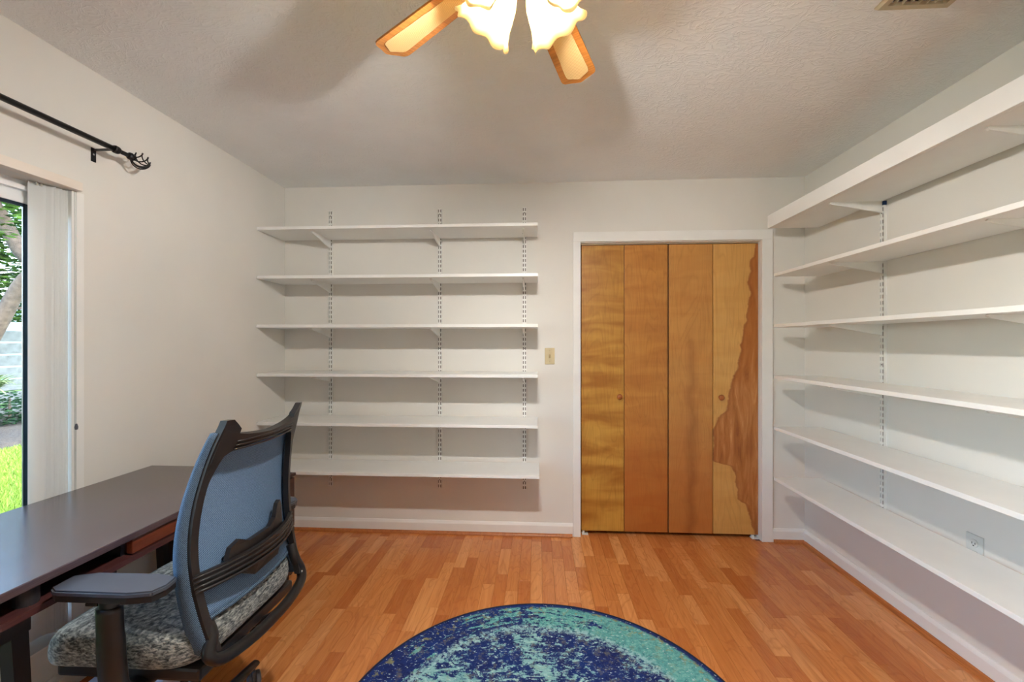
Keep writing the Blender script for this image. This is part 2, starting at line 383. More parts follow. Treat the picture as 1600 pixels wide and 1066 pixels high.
def cr(points, n=8):                    # Catmull-Rom through points
    P = [Vector(p) for p in points]; P = [P[0]*2-P[1]]+P+[P[-1]*2-P[-2]]; out = []
    for i in range(1, len(P)-2):
        for k in range(n):
            t = k/n; a, b, c, d = P[i-1:i+3]
            out.append(.5*((2*b)+(c-a)*t+(2*a-5*b+4*c-d)*t*t+(3*b-a-3*c+d)*t**3))
    out.append(P[-2]); return out
def lerp_tab(tab, x):
    for (a, va), (b, vb) in zip(tab, tab[1:]):
        if x <= b: 
            t = (x-a)/(b-a); return va+(vb-va)*max(0, min(1, t))
    return tab[-1][1]

# ------------------------------------------------------------------ room shell
XL, XR, YB, YF, H = -1.808, 1.781, 3.017, -0.95, 2.44
WY0, WY1, WZ0, WZ1 = -0.70, 1.588, 0.216, 1.922       # window opening in the left wall, unseen near end lengthened for more daylight
DX0, DX1, DZ = 0.292, 1.500, 2.022                    # closet opening in the back wall
T = .12
fl = MB().box((XL-T, YF-T, -.12), (XR+T, YB+.75, -.0085)).obj('floor', M['underlay']); struct(fl)
# strips of the three-strip laminate
um = MB(); v = [(-.5, -.5, -1), (.5, -.5, -1), (.5, .5, -1), (-.5, .5, -1), (-.5, -.5, -.12), (.5, -.5, -.12), (.5, .5, -.12), (-.5, .5, -.12), (-.494, -.4985, 0), (.494, -.4985, 0), (.494, .4985, 0), (-.494, .4985, 0)]
vs = [um.bm.verts.new(p) for p in v]
for q in ((0, 1, 5, 4), (1, 2, 6, 5), (2, 3, 7, 6), (3, 0, 4, 7), (4, 5, 9, 8), (5, 6, 10, 9), (6, 7, 11, 10), (7, 4, 8, 11), (8, 9, 10, 11)): um.bm.faces.new([vs[i] for i in q])
um.bm.normal_update(); plank_me = bpy.data.meshes.new('plank'); um.bm.to_mesh(plank_me); um.bm.free(); plank_me.materials.append(M['plank'])
SW = .0655; ncol = int((XR-XL)/SW)+1; npl = 0; merged = []
for ci in range(ncol):
    x0 = XL+ci*SW; x1 = min(XR, x0+SW)
    if x1-x0 < .004: continue
    ymax = YB if not (x0 > DX0-.03 and x1 < DX1+.03) else YB+.10
    y = ymax+random.uniform(-.02, .3) if random.random() < .8 else ymax
    y = ymax - random.uniform(.06, .42); tops = [(y, ymax)]
    while y > 1.58:
        L = random.choice((.24, .31, .38, .45, .52)); y2 = y-L
        tops.append((y2, y)); y = y2
    for a, b in tops:
        o = shared('plank', plank_me, fl, ((x0+x1)/2, (a+b)/2, 0), scale=(x1-x0-.0006, b-a-.0006, .008)); npl += 1
    while y > YF:
        L = random.choice((.31, .38, .45, .52)); y2 = max(YF, y-L); merged.append((x0, x1, y2, y)); y = y2
mb = MB(); tones = []
for x0, x1, a, b in merged:
    mb.box((x0+.0003, a+.0003, -.008), (x1-.0003, b-.0003, 0)); tones += [random.random()]*6
o = mb.obj('plank', M['plank_attr'], fl, recalc=False); stuff(o)
at = o.data.attributes.new('tone', 'FLOAT', 'FACE'); at.data.foreach_set('value', tones)
struct(MB().box((XL-T, YF-T, H), (XR+T, YB+.75, H+.12)).obj('ceiling', M['ceiling']))
mb = MB(); mb.box((XL-T, YF, 0), (XL, WY0, H)).box((XL-T, WY1, 0), (XL, YB, H)).box((XL-T, WY0, 0), (XL, WY1, WZ0)).box((XL-T, WY0, WZ1), (XL, WY1, H))
struct(mb.obj('wall_left', M['wall']))
struct(MB().box((XR, YF, 0), (XR+T, YB, H)).obj('wall_right', M['wall']))
mb = MB().box((XL-T, YB, 0), (DX0, YB+T, H)).box((DX1, YB, 0), (XR+T, YB+T, H)).box((DX0, YB, DZ), (DX1, YB+T, H))
struct(mb.obj('wall_back', M['wall']))
struct(MB().box((XL-T, YF-T, 0), (XR+T, YF, H)).obj('wall_front', M['wall']))
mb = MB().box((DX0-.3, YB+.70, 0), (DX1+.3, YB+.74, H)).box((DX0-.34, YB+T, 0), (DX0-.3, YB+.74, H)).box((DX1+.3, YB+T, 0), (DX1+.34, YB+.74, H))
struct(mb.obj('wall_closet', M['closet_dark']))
# baseboards (profiled) and shoe moulding
def base_prof(h=.088, t=.014): return [(0, 0), (t, 0), (t, h-.018), (t-.004, h-.008), (t*.45, h), (0, h)]
def shoe_prof(r=.019, o=.0): return [(o, 0)]+[(o+r*math.cos(a), r*math.sin(a)) for a in [R(k) for k in range(0, 91, 15)]]
def along_x(name, mat, prof, x0, x1, y): return struct(MB().prism(prof, (x0, x1), lambda p, q, e: (e, y-p, q)).obj(name, mat))
def along_y(name, mat, prof, y0, y1, x, sgn): return struct(MB().prism(prof, (y0, y1), lambda p, q, e: (x+sgn*p, e, q)).obj(name, mat))
along_x('baseboard_back', M['trim'], base_prof(), XL, .243, YB); along_x('baseboard_back.001', M['trim'], base_prof(), 1.568, XR, YB)
along_y('baseboard_left', M['trim'], base_prof(.083), YF, YB-.014, XL, 1); along_y('baseboard_right', M['trim'], base_prof(), YF, YB-.014, XR, -1)
along_x('trim_1', M['shoe'], shoe_prof(o=.014), XL+.014, .238, YB); along_x('trim_2', M['shoe'], shoe_prof(o=.014), 1.573, XR-.014, YB)
along_y('trim_3', M['shoe'], shoe_prof(o=.014), YF, YB-.034, XR, -1)
# closet casing
mb = MB(); mb.box((.244, YB-.018, 0), (.294, YB, 2.022), .003).box((1.497, YB-.018, 0), (1.567, YB, 2.022), .003).box((.244, YB-.018, 2.022), (1.567, YB, 2.089), .003)
struct(mb.obj('trim_4', M['trim']))
mb = MB(); mb.box((DX0, YB, 0), (DX0+.004, YB+T, DZ)).box((DX1-.003, YB, 0), (DX1, YB+T, DZ)).box((DX0, YB, DZ-.004), (DX1, YB+T, DZ))
struct(mb.obj('trim_5', M['trim']))
# bifold closet doors
door = empty('door_1', (.90, 3.05, 0)); struct(door)
door['label'] = 'closed pair of amber birch bifold closet doors in white casing'
xs = [.3025, .5975, .8965, 1.1965, 1.4975]
for i in range(4):
    a, b = xs[i]+.0012+(.003 if i == 2 else 0), xs[i+1]-.0012-(.002 if i == 1 else 0)
    a += .0008; b -= .0008; wdt = b-a
    p = MB().box((-wdt/2, 0, 0), (wdt/2, .034, 1.981), .0015).obj('door_panel', M['door%d' % (i+1)], door)
    p.location = ((a+b)/2-.90, 0, .026)
    p['label'] = ['golden birch panel with wavy figure', 'amber birch panel reddening downward', 'tan birch panel with dark central streak', 'birch panel with brown heartwood patch'][i]
    if i in (0, 3):
        kx = (.563 if i == 0 else 1.2435)-(a+b)/2
        k = MB().lathe([(.0, 0), (.011, 0), (.009, .008), (.010, .014), (.0175, .020), (.020, .028), (.017, .035), (.009, .039), (0, .040)], 20).obj('knob', M['knob'], p, True)
        k.location = (kx, 0, .934); k.rotation_euler = (R(90), 0, 0)
MB().box((-.597, .0, 2.012), (.597, .03, 2.0185)).obj('door_track', M['track'], door)
mb = MB(); 
for x in (xs[1], xs[2], xs[3]): mb.box((x-.90-.004, .012, .03), (x-.90+.004, .030, 2.004))
mb.obj('panel_joint', M['door_edge'], door)
for x in (-.592, .552):
    MB().box((x, -.012, 0), (x+.042, .03, .004)).box((x+.004, .0, .004), (x+.018, .022, .022)).obj('pivot_bracket', M['metal_white'], door)

# window with sash, glass, blind
win = empty('window_1', (XL, .7, WZ0)); struct(win)
win['label'] = 'tall white framed window with dark slate glazing edge beside the desk'
ox, oy, oz = XL, .7, WZ0
def wb(mb, a, b, bev=0): return mb.box((a[0]-ox, a[1]-oy, a[2]-oz), (b[0]-ox, b[1]-oy, b[2]-oz), bev)
mb = MB(); fx0, fx1 = -1.905, -1.875
wb(mb, (-1.887, 1.492, WZ0), (fx1, 1.512, WZ1)); wb(mb, (fx0, 1.578, WZ0), (fx1, WY1-.002, WZ1)); wb(mb, (fx0, 1.512, 1.838), (fx1, 1.578, WZ1)); wb(mb, (fx0, 1.512, WZ0), (fx1, 1.578, .30)); wb(mb, (fx0, WY0, 1.838), (fx1, 1.492, WZ1)); wb(mb, (fx0, WY0, WZ0), (fx1, 1.492, .30)); wb(mb, (fx0, WY0, .30), (fx1, -.62, 1.838)); 
mb.obj('window_frame', M['frame'], win)
mb = MB(); wb(mb, (-1.875, WY0, 1.838), (-1.865, 1.49, 1.862)); wb(mb, (-1.875, WY0, 1.885), (-1.858, 1.505, 1.90)); mb.obj('head_bead', M['frame'], win)
mb = MB(); wb(mb, (-1.876, 1.480, .30), (-1.871, 1.492, 1.838)); wb(mb, (-1.876, -.62, 1.826), (-1.871, 1.480, 1.838)); wb(mb, (-1.876, -.62, .30), (-1.871, 1.480, .312)); wb(mb, (-1.876, -.62, .312), (-1.871, -.606, 1.826))
mb.obj('glazing_edge', M['slate'], win)
mb = MB(); wb(mb, (-1.881, -.62, .30), (-1.876, 1.492, 1.838)); mb.obj('pane', M['glass'], win)
mb = MB(); wb(mb, (-1.885, 1.508, .295), (-1.880, 1.582, 1.842)); mb.obj('pane', M['glass'], win)  # narrow pane added behind the blind to let daylight onto the slats
mb = MB(); wb(mb, (-1.876, 1.4778, .312), (-1.8725, 1.480, 1.826)); mb.obj('screen_edge', M['nickel'], win)
mb = MB(); wb(mb, (XL-.066, 1.584, WZ0+.003), (XL+.0045, 1.6025, WZ1-.001)); wb(mb, (XL, 1.603, WZ0-.01), (XL+.004, 1.631, WZ1)); mb.obj('window_casing', M['trim'], win)
mb = MB(); wb(mb, (XL-.09, WY0, WZ0-.004), (XL+.012, 1.631, WZ0+.002)); mb.obj('window_sill', M['trim'], win)
# vertical blind
bl = empty('vertical_blind', (XL, 1.5, WZ1)); tag(bl, 'white vertical blind drawn open into a stack of slats at window edge', 'blind')
MB().box((-.03, -2.2, 0), (.034, .100, .034), .002).obj('headrail', M['headrail'], bl)
sl_h = WZ1-WZ0-.03
def slat_bm(wd):
    rows = []
    for z in (0, -sl_h*.25, -sl_h*.5, -sl_h*.75, -sl_h): rows.append([(wd*(k/6-.5), .006*(1-(2*k/6-1)**2), z) for k in range(7)])
    return rows
sm = MB(); sm.grid(slat_bm(.050)); so = sm.obj('slat', M['slat'], bl, True); so.data.name = 'slat'
md = so.modifiers.new('thick', 'SOLIDIFY'); md.thickness = .0012
so.location = (-.029, -.006, -.004); so.rotation_euler = (0, 0, R(76))
for k in range(6):
    o = so.copy(); COL.objects.link(o); o.location = (-.023, .012+.0102*k, -.004); o.rotation_euler = (0, 0, R(52-16*(k % 2)))
for k in range(7):
    MB().box((-.032, -.009+.0125*k, -.012), (-.026, -.003+.0125*k, .002)).obj('slat_clip', M['outlet'], bl)
MB().tube([(.0062, .094, 0), (.0062, .094, -1.33)], .0016, 6).tube([(.0062, .100, 0), (.0062, .098, -1.33)], .0016, 6).obj('pull_cord', M['outlet'], bl)
MB().lathe([(0, -.012), (.005, -.010), (.006, 0), (.003, .012), (0, .013)], 10, Matrix.Translation((.0095, .097, -.92))).obj('cord_bead', M['caster'], bl)

# ------------------------------------------------------------------ shelving
def make_standard(z0, z1):
    """front plate with two columns of slots; x = across, -y = towards the room, origin at wall, z relative"""
    L = z1-z0; mb = MB()
    mb.box((-.013, -.015, 0), (-.0115, 0, L)).box((.0115, -.015, 0), (.013, 0, L)).box((-.0045, -.0152, 0), (.0045, -.0138, L))
    mb.box((-.013, -.0152, 0), (-.0105, -.0138, L)).box((.0105, -.0152, 0), (.013, -.0138, L))
    z = 0; n = int(L/.032)
    for k in range(n+1):
        a = k*.032-.006; a = max(0, a); b = min(L, k*.032+.006)
        if b > a: mb.box((-.0105, -.015, a), (.0105, -.0138, b))
    return mb
def bracket_mb(L=.255, h=.052):
    mb = MB(); poly = [(0, 0), (L, 0), (L+.004, -.006), (L-.004, -.012), (.03, -h), (.0, -h-.006)]
    mb.prism(poly, (-.005, .005), lambda p, q, e: (e, -.0155-p, q))
    return mb
br_me = None
def standard(name, loc, rz, z0, z1, shelf_bottoms, label, group):
    global br_me
    r = empty(name, (loc[0], loc[1], z0), rz); tag(r, label, 'shelf standard', group)
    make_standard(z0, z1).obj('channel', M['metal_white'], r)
    MB().box((-.0113, -.004, .002), (.0113, -.0005, z1-z0-.002)).obj('slot_shade_plate', M['slot_dark'], r)  # added dark plate, its colour gives the shade seen through the slots
    for k, zb in enumerate(shelf_bottoms):
        if br_me is None:
            b = bracket_mb().obj('bracket', M['metal_white'], r); br_me = b.data
            s_ = MB().lathe([(0, 0), (.0035, 0), (.0035, .0015), (0, .0018)], 8).obj('screw', M['black'], b); sc_me = s_.data; br_me['x'] = 1
            s_.location = (-.0055, -.175, -.012); s_.rotation_euler = (0, R(-90), 0); standard.sc = sc_me
        else:
            b = shared('bracket', br_me, r); s_ = shared('screw', standard.sc, b, (-.0055, -.175, -.012), (0, R(-90), 0))
        b.location = (0, 0, zb-z0)
    for zz in (.06, (z1-z0)/2, z1-z0-.04):
        o = MB().lathe([(0, 0), (.004, 0), (.003, .0015), (0, .002)], 8).obj('mounting_screw', M['slot_dark'], r); o.location = (0, -.0152, zz); o.rotation_euler = (R(90), 0, 0)
    return r
TH = .0195
Ltop = [2.077, 1.763, 1.448, 1.133, .819, .506]; Lb = [z-TH for z in Ltop]
for x, lab in ((-1.466, 'slotted white shelf standard nearest the left corner on back wall'), (-.682, 'middle slotted white shelf standard on the back wall'), (-.091, 'slotted white shelf standard nearest the light switch')):
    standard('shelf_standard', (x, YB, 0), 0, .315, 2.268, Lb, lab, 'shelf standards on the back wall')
ords = ['topmost', 'second from top', 'third from top', 'fourth from top', 'fifth from top', 'lowest']
for k, z in enumerate(Ltop):
    x1 = .001+(.010 if k == 5 else 0); y0 = 2.70
    o = MB().box((XL+.001-(0), y0, z-TH), (x1, YB-.0165, z), .0015).obj('shelf_board', M['shelf'])
    tag(o, '%s long white shelf board on the back wall left of the closet' % ords[k], 'shelf', 'shelf boards on the back wall')
Rb = [2.057, 1.747, 1.427, 1.106, .785, .466]
stds = []
for y, lab in ((2.345, 'slotted white shelf standard with blue tape end on right wall'), (1.555, 'slotted white shelf standard at the right photo edge on right wall'), (.77, 'slotted white shelf standard on right wall nearest the camera')):
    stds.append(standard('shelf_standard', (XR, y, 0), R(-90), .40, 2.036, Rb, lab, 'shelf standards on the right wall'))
tp = MB().box((-.0135, -.0165, 1.637), (.0135, -.0002, 1.6565)).obj('tape', M['blue_tape'], stds[0]); tp['label'] = 'blue tape wrapped over the top end'
for k, z in enumerate(Rb):
    if k == 0:
        r = empty('shelf_board', (1.62, 1.6, z)); tag(r, 'topmost white shelf board with deep front fascia on right wall', 'shelf', 'shelf boards on the right wall')
        MB().box((1.478-1.62, .42-1.6, .0), (XR-.016-1.62, 2.85-1.6, TH), .0015).obj('board', M['shelf'], r)
        MB().box((1.458-1.62, .42-1.6, .0), (1.478-1.62, 2.855-1.6, .080), .002).obj('fascia', M['shelf'], r)
    else:
        o = MB().box((1.483, .42, z), (XR-.016, 2.83, z+TH), .0015).obj('shelf_board', M['shelf'])
        tag(o, '%s white shelf board on the right wall' % ords[k], 'shelf', 'shelf boards on the right wall')

# light switch, outlet, ceiling vent
sw = empty('light_switch', (.0835, YB, 1.239)); tag(sw, 'ivory light switch plate on back wall between shelves and closet', 'switch')
MB().box((-.034, -.006, -.057), (.034, 0, .057), .003).obj('plate', M['ivory'], sw)
MB().box((-.006, -.009, -.013), (.006, -.006, .013), .001).box((-.004, -.018, .0), (.004, -.009, .008), .001).obj('toggle', M['ivory_dark'], sw)
for z in (-.038, .038):
    o = MB().lathe([(0, 0), (.003, 0), (.0025, .001), (0, .0012)], 8).obj('screw', M['ivory_dark'], sw); o.location = (0, -.006, z); o.rotation_euler = (R(90), 0, 0)
ou = empty('wall_outlet', (XR, 1.88, .492)); tag(ou, 'white wall outlet half hidden behind lowest shelf on right wall', 'outlet')
MB().box((-.006, -.035, -.057), (0, .035, .057), .003).obj('plate', M['outlet'], ou)
for z in (.022, -.022):
    rc = MB().lathe([(0, 0), (.0165, 0), (.0165, .003), (.015, .004), (0, .004)], 20).obj('receptacle', M['outlet'], ou); rc.location = (-.005, 0, z); rc.rotation_euler = (0, R(-90), 0)
    MB().box((-.004, -.0075, .0035), (.004, -.005, .0046)).box((-.004, .005, .0035), (.004, .0075, .0046)).box((-.011, -.003, .0035), (-.007, .003, .0046)).obj('slots', M['black'], rc)
vt = empty('ceiling_vent', (1.23, 1.37, H)); tag(vt, 'beige metal louvred air vent on the ceiling', 'vent')
vx, vy = .115, .142; rows = []
for ins, z in ((0, 0), (0, -.004), (.006, -.012), (.024, -.012), (.026, -.002)): rows.append([(-vx+ins, -vy+ins, z), (vx-ins, -vy+ins, z), (vx-ins, vy-ins, z), (-vx+ins, vy-ins, z)])
MB().grid(rows, closed_u=True).obj('vent_frame', M['vent'], vt)
MB().box((-.09, -.112, -.0025), (.09, .112, -.0005)).obj('duct_back', M['black'], vt)
lv = None
for k in range(7):
    x = -.075+k*.025
    if lv is None: o = MB().box((-.006, -.113, -.0006), (.006, .113, .0006)).obj('louvre', M['vent'], vt); lv = o.data
    else: o = shared('louvre', lv, vt)
    o.location = (x, 0, -.007); o.rotation_euler = (0, R(82), 0)

# curtain rod
rod = empty('curtain_rod', (-1.72, 1.2, 2.12)); tag(rod, 'black iron curtain rod with twisted cage finial above the window', 'curtain rod')
MB().tube([(0, -1.5, 0), (0, .480, 0)], .0105, 14).obj('rod_pole', M['iron'], rod, True)
mb = MB().tube([(0, .470, 0), (0, .510, 0), (0, .545, 0)], .0085, 12)
mb.lathe([(0, -.012), (.013, -.012), (.0155, -.006), (.0155, .006), (.013, .012), (0, .012)], 16, Matrix.Translation((0, .481, 0)) @ Matrix.Rotation(R(90), 4, 'X'))
mb.obj('rod_extension', M['iron'], rod, True)
fin = MB().lathe([(0, -.014), (.009, -.014), (.015, -.006), (.016, 0), (.012, .008), (.014, .012), (.008, .018), (0, .018)], 16, Matrix.Translation((0, .545, 0)) @ Matrix.Rotation(R(-90), 4, 'X')).obj('finial', M['iron'], rod, True)
mb = MB()
for k in range(6):
    pts = []
    for i in range(15):
        t = i/14; a = k*math.pi/3+t*math.pi*.9; rr = .034*math.sin(math.pi*(.12+.84*t)); pts.append((rr*math.cos(a), .556+.076*t, rr*math.sin(a)))
    mb.tube(pts, .0026, 6)
mb.lathe([(0, -.004), (.005, 0), (.005, .006), (0, .010)], 10, Matrix.Translation((0, .630, 0)) @ Matrix.Rotation(R(-90), 4, 'X'))
mb.obj('finial_cage', M['iron'], fin, True)
for y in (.470, -1.3):
    o = MB().box((-.088, y-.010, -.052), (-.085, y+.010, .004), .001).box((-.088, y-.007, -.006), (.004, y+.007, -.002)).obj('rod_bracket', M['iron'], rod)
    MB().tube([(.0, y, -.004)]+[(.0145*math.cos(R(a)), y, .0145*math.sin(R(a))) for a in range(-90, 60, 15)], .003, 6).obj('bracket_hook', M['iron'], o)
    s_ = MB().lathe([(0, 0), (.004, 0), (.003, .0015), (0, .002)], 8).obj('screw', M['nickel'], o); s_.location = (-.085, y, -.022); s_.rotation_euler = (0, R(90), 0)

# ------------------------------------------------------------------ ceiling fan
FC = (-.035, 1.015); FZ = 2.25
fan = empty('ceiling_fan', (FC[0], FC[1], H)); tag(fan, 'oak and cane bladed ceiling fan with lit ruffled glass shades', 'ceiling fan')
zz = FZ-H
MB().lathe([(0, 0), (.075, 0), (.078, -.03), (.055, -.05), (.05, -.07), (.10, -.085), (.118, -.11), (.118, -.165), (.10, -.19), (.06, -.20), (0, -.20)], 32).obj('motor_housing', M['brass'], fan, True)
MB().lathe([(0, -.195), (.045, -.195), (.055, -.215), (.055, -.235), (.04, -.255), (.02, -.262), (0, -.262)], 24).obj('light_kit_hub', M['brass'], fan, True)
def blade_outline(ins=0):
    w0, w1 = .046-ins, .060-ins; L0, L1 = .165+ins*1.2, .560-ins
    half = [(L0, w0*.75), (L0+.02, w0), (L1-.042, w1), (L1-.030, w1*.96), (L1-.022, w1*.86), (L1-.012, w1*.45), (L1-.003, w1*.14), (L1, 0)]
    return half+[(x, -y) for x, y in reversed(half[:-1])]
blade_me = None
for k in range(5):
    a = R(142.5-72*k)
    if blade_me is None:
        b = MB().prism(blade_outline(), (-.003, .003), lambda p, q, e: (p, q, e)).obj('blade', M['fan_wood'], fan); blade_me = b.data
        c = MB().prism(blade_outline(.021), (-.0042, -.0028), lambda p, q, e: (p, q, e)).obj('cane_panel', M['cane'], b); cane_me = c.data
        ir = MB().prism([(.085, .012), (.15, .016), (.20, .038), (.235, .03), (.235, .02), (.20, 0), (.235, -.02), (.235, -.03), (.20, -.038), (.15, -.016), (.085, -.012)], (.004, .008), lambda p, q, e: (p, q, e)).obj('blade_iron', M['brass'], b); iron_me = ir.data
    else:
        b = shared('blade', blade_me, fan); shared('cane_panel', cane_me, b); shared('blade_iron', iron_me, b)
    b.location = (0, 0, zz); b.rotation_euler = (R(-9), 0, a); b.rotation_mode = 'XYZ'
def shade_rows(n=60):
    prof = [(.016, 0), (.024, .004), (.036, .018), (.046, .038), (.052, .060), (.057, .082), (.066, .104), (.076, .117)]
    rows = []
    for i, (r, z) in enumerate(prof):
        t = max(0, (i-3)/4)
        rows.append([((r+t*.004*math.sin(8*th)+.0007*math.sin(30*th))*math.cos(th), (r+t*.004*math.sin(8*th)+.0007*math.sin(30*th))*math.sin(th), -z-.005*t*math.cos(8*th)) for th in [2*math.pi*j/n for j in range(n)]])
    return rows
sh_me = None
for k, az in enumerate((140, 50, -40, -130)):
    a = R(az); tilt = R(53)
    d = Vector((math.cos(a), math.sin(a), 0)); p0 = d*.040+Vector((0, 0, -.238))
    ax = d*math.sin(tilt)+Vector((0, 0, -math.cos(tilt)))
    MB().tube([d*.015+Vector((0, 0, -.232)), p0-ax*.004], .008, 10).lathe([(0, .012), (.012, .012), (.019, 0), (.020, -.016), (0, -.016)], 16, Matrix.Translation(p0) @ Matrix.Rotation(a, 4, 'Z') @ Matrix.Rotation(-tilt, 4, 'Y')).obj('lamp_arm', M['brass'], fan, True)
    if sh_me is None:
        s_ = MB().grid(shade_rows(), closed_u=True).obj('lamp_shade', M['shade'], fan, True); sh_me = s_.data
        b = MB().lathe([(0, .0), (.012, -.002), (.014, -.012), (.022, -.028), (.027, -.044), (.024, -.06), (.013, -.070), (0, -.073)], 20).obj('bulb', M['bulb'], s_, True); bu_me = b.data; b.location = (0, 0, -.013); b.scale = (.95, .95, .95)
    else:
        s_ = shared('lamp_shade', sh_me, fan); shared('bulb', bu_me, s_, (0, 0, -.013), scale=(.95, .95, .95))
    m = s_.modifiers.new('thick', 'SOLIDIFY'); m.thickness = .002
    s_.location = p0+ax*.008; s_.rotation_euler = (Matrix.Rotation(a, 3, 'Z') @ Matrix.Rotation(-tilt, 3, 'Y')).to_euler()
MB().tube([(0, .0, -.26), (0, 0, -.275)], .0015, 6).lathe([(0, -.278), (.004, -.276), (.005, -.27), (.002, -.265), (0, -.264)], 10).obj('pull_chain', M['brass'], fan)

# ------------------------------------------------------------------ desk
DZT = .76; desk = empty('desk', (-1.50, 1.1, 0)); tag(desk, 'long espresso brown writing desk under the window with open cubby and drawer', 'desk')
ox, oy, oz = -1.50, 1.1, 0
def db(a, b, bev=0, mb=None): 
    mb = mb or MB(); return mb.box((a[0]-ox, a[1]-oy, a[2]), (b[0]-ox, b[1]-oy, b[2]), bev)
DX_, DYF = -1.212, 1.925
db((-1.7935, .30, DZT-.021), (DX_, DYF, DZT), .003).obj('desktop', M['espresso'], desk)
def rrect(x0, y0, x1, y1, r): 
    out = []
    for cx, cy, a0 in ((x1-r, y1-r, 0), (x0+r, y1-r, 90), (x0+r, y0+r, 180), (x1-r, y0+r, 270)):
        out += [(cx+r*math.cos(R(a0+k*15)), cy+r*math.sin(R(a0+k*15))) for k in range(7)]
    return out
MB().prism(rrect(-1.76-ox, .895-oy, -1.216-ox, 1.915-oy, .035), (.672, .688), lambda p, q, e: (p, q, e)).obj('lower_board', M['espresso_edge'], desk)
db((-1.70, .92, .688), (-1.68, 1.90, .739)).obj('cubby_back', M['desk_black'], desk)
for a_, b_ in (((-1.68, 1.236, .688), (-1.25, 1.250, .739)), ((-1.68, 1.885, .688), (-1.25, 1.90, .739)), ((-1.70, .905, .688), (-1.34, .925, .739))): db(a_, b_).obj('divider', M['desk_black'], desk)
o = MB().lathe([(0, .688), (.024, .688), (.024, .7395), (0, .7395)], 20, Matrix.Translation((-1.258-ox, 1.0-oy, 0))).obj('support_post', M['desk_black'], desk); smooth_angle(o, 40)
dr = db((-1.240, 1.245, .692), (-1.222, 1.895, .736), .002).obj('drawer', M['drawer'], desk)
mb = db((-1.66, 1.256, .690), (-1.24, 1.262, .728)); db((-1.66, 1.878, .690), (-1.24, 1.884, .728), mb=mb); db((-1.66, 1.262, .690), (-1.24, 1.878, .694), mb=mb); mb.obj('drawer_box', M['espresso_edge'], dr)
for yc in (.82, 1.715):       # trestle ends: rails with splayed legs
    mb = MB()
    for x in (-1.305, -1.735): db((x-.018, yc-(.215 if yc < 1 else (.185 if x > -1.5 else .09)), .600), (x+.018, yc+.215, .650), .003, mb)
    for y in (yc-(.17 if yc < 1 else .05), yc+.17): db((-1.72, y-.015, .605), (-1.32, y+.015, .64), .002, mb)
    mb.obj('trestle_rail', M['desk_black'], desk)
    mb = MB()
    for x in (-1.45, -1.60): db((x-.03, yc-.10, .650), (x+.03, yc+.10, .672), 0, mb)
    if yc < 1: db((-1.66, .40, .672), (-1.40, .89, .739), 0, mb)
    mb.obj('spacer_block', M['desk_black'], desk)
    for x in (-1.305, -1.735):
        for sg in (-1, 1):
            inner = x < -1.5 and yc > 1 and sg < 0
            t, b_ = Vector((x-ox, yc+sg*(.05 if inner else (.165 if yc > 1 and sg < 0 else .19))-oy, .605)), Vector((x-ox, yc+sg*(.05 if inner else (.165 if yc > 1 and sg < 0 else .224))-oy, 0.002))
            MB().tube([t, b_], [.026, .020], 4, up=(1, 1, 0)).obj('leg', M['desk_black'], desk)
    mb = MB(); db((-1.74, yc-(.20 if yc < 1 else .06), .16), (-1.30, yc+.20, .178), .002, mb); mb.obj('trestle_shelf', M['desk_black'], desk)

# small drawer cabinet past the desk end
cab = empty('file_cabinet', (-1.58, 2.17, 0)); tag(cab, 'low dark wood drawer cabinet standing past the far end of desk', 'cabinet')
mb = MB().box((-.215, -.20, .03), (.200, -.185, .585)).box((-.215, .19, .03), (.200, .205, .585)).box((-.215, -.185, .03), (-.2, .19, .585)).box((-.2, -.185, .03), (.195, .19, .045))
mb.obj('carcass', M['cab'], cab)
MB().box((-.218, -.205, .585), (.220, .208, .60), .002).obj('top', M['cab'], cab)
MB().box((-.20, -.19, 0), (.185, .195, .03)).obj('plinth', M['desk_black'], cab)
for z0, z1 in ((.05, .30), (.305, .575)):
    d_ = MB().box((.200, -.195, z0), (.216, .20, z1), .002).obj('drawer', M['cab'], cab)
    MB().box((.216, .09, (z0+z1)/2+.028), (.246, .16, (z0+z1)/2+.042), .003).obj('handle', M['nickel'], d_)
o = MB().lathe([(0, 0), (.009, 0), (.009, .004), (0, .005)], 14).obj('lock', M['outlet'], cab); o.location = (.216, .17, .255); o.rotation_euler = (0, R(90), 0)

# ------------------------------------------------------------------ office chair (forward = -x)
CH = empty('office_chair', (-1.0896, 1.3234, 0)); tag(CH, 'black framed office chair with blue mesh back and grey knit seat', 'office chair')
prof = [(.455, .232), (.484, .224), (.576, .199), (.678, .177), (.777, .167), (.88, .172), (.98, .190), (1.05, .210), (1.115, .236)]
wid = [(.45, .205), (.576, .222), (.70, .230), (.80, .230), (.90, .222), (1.0, .207), (1.115, .188)]
def S(sx, z, off=0):                     # point on the back, sx in -1..1
    return Vector((lerp_tab(prof, z)+.030*(1-sx*sx)+off, sx*lerp_tab(wid, z), z))
# smoother tables
def spl(tab):
    pts = cr([(a, b, 0) for a, b in tab], 6); return [(p.x, p.y) for p in pts]
prof = spl(prof); wid = spl(wid)
# mesh panel: sheet in front of the frame
rows = []
for i in range(31):
    z = .575+(1.075-.575)*i/30
    rows.append([S(-1+2*k/24, z-.022*(1-(-1+2*k/24)**2)*(i/30)**2, -.020) for k in range(25)])
o = MB().grid(rows).obj('mesh_panel', M['mesh'], CH, True); m = o.modifiers.new('thick', 'SOLIDIFY'); m.thickness = .003
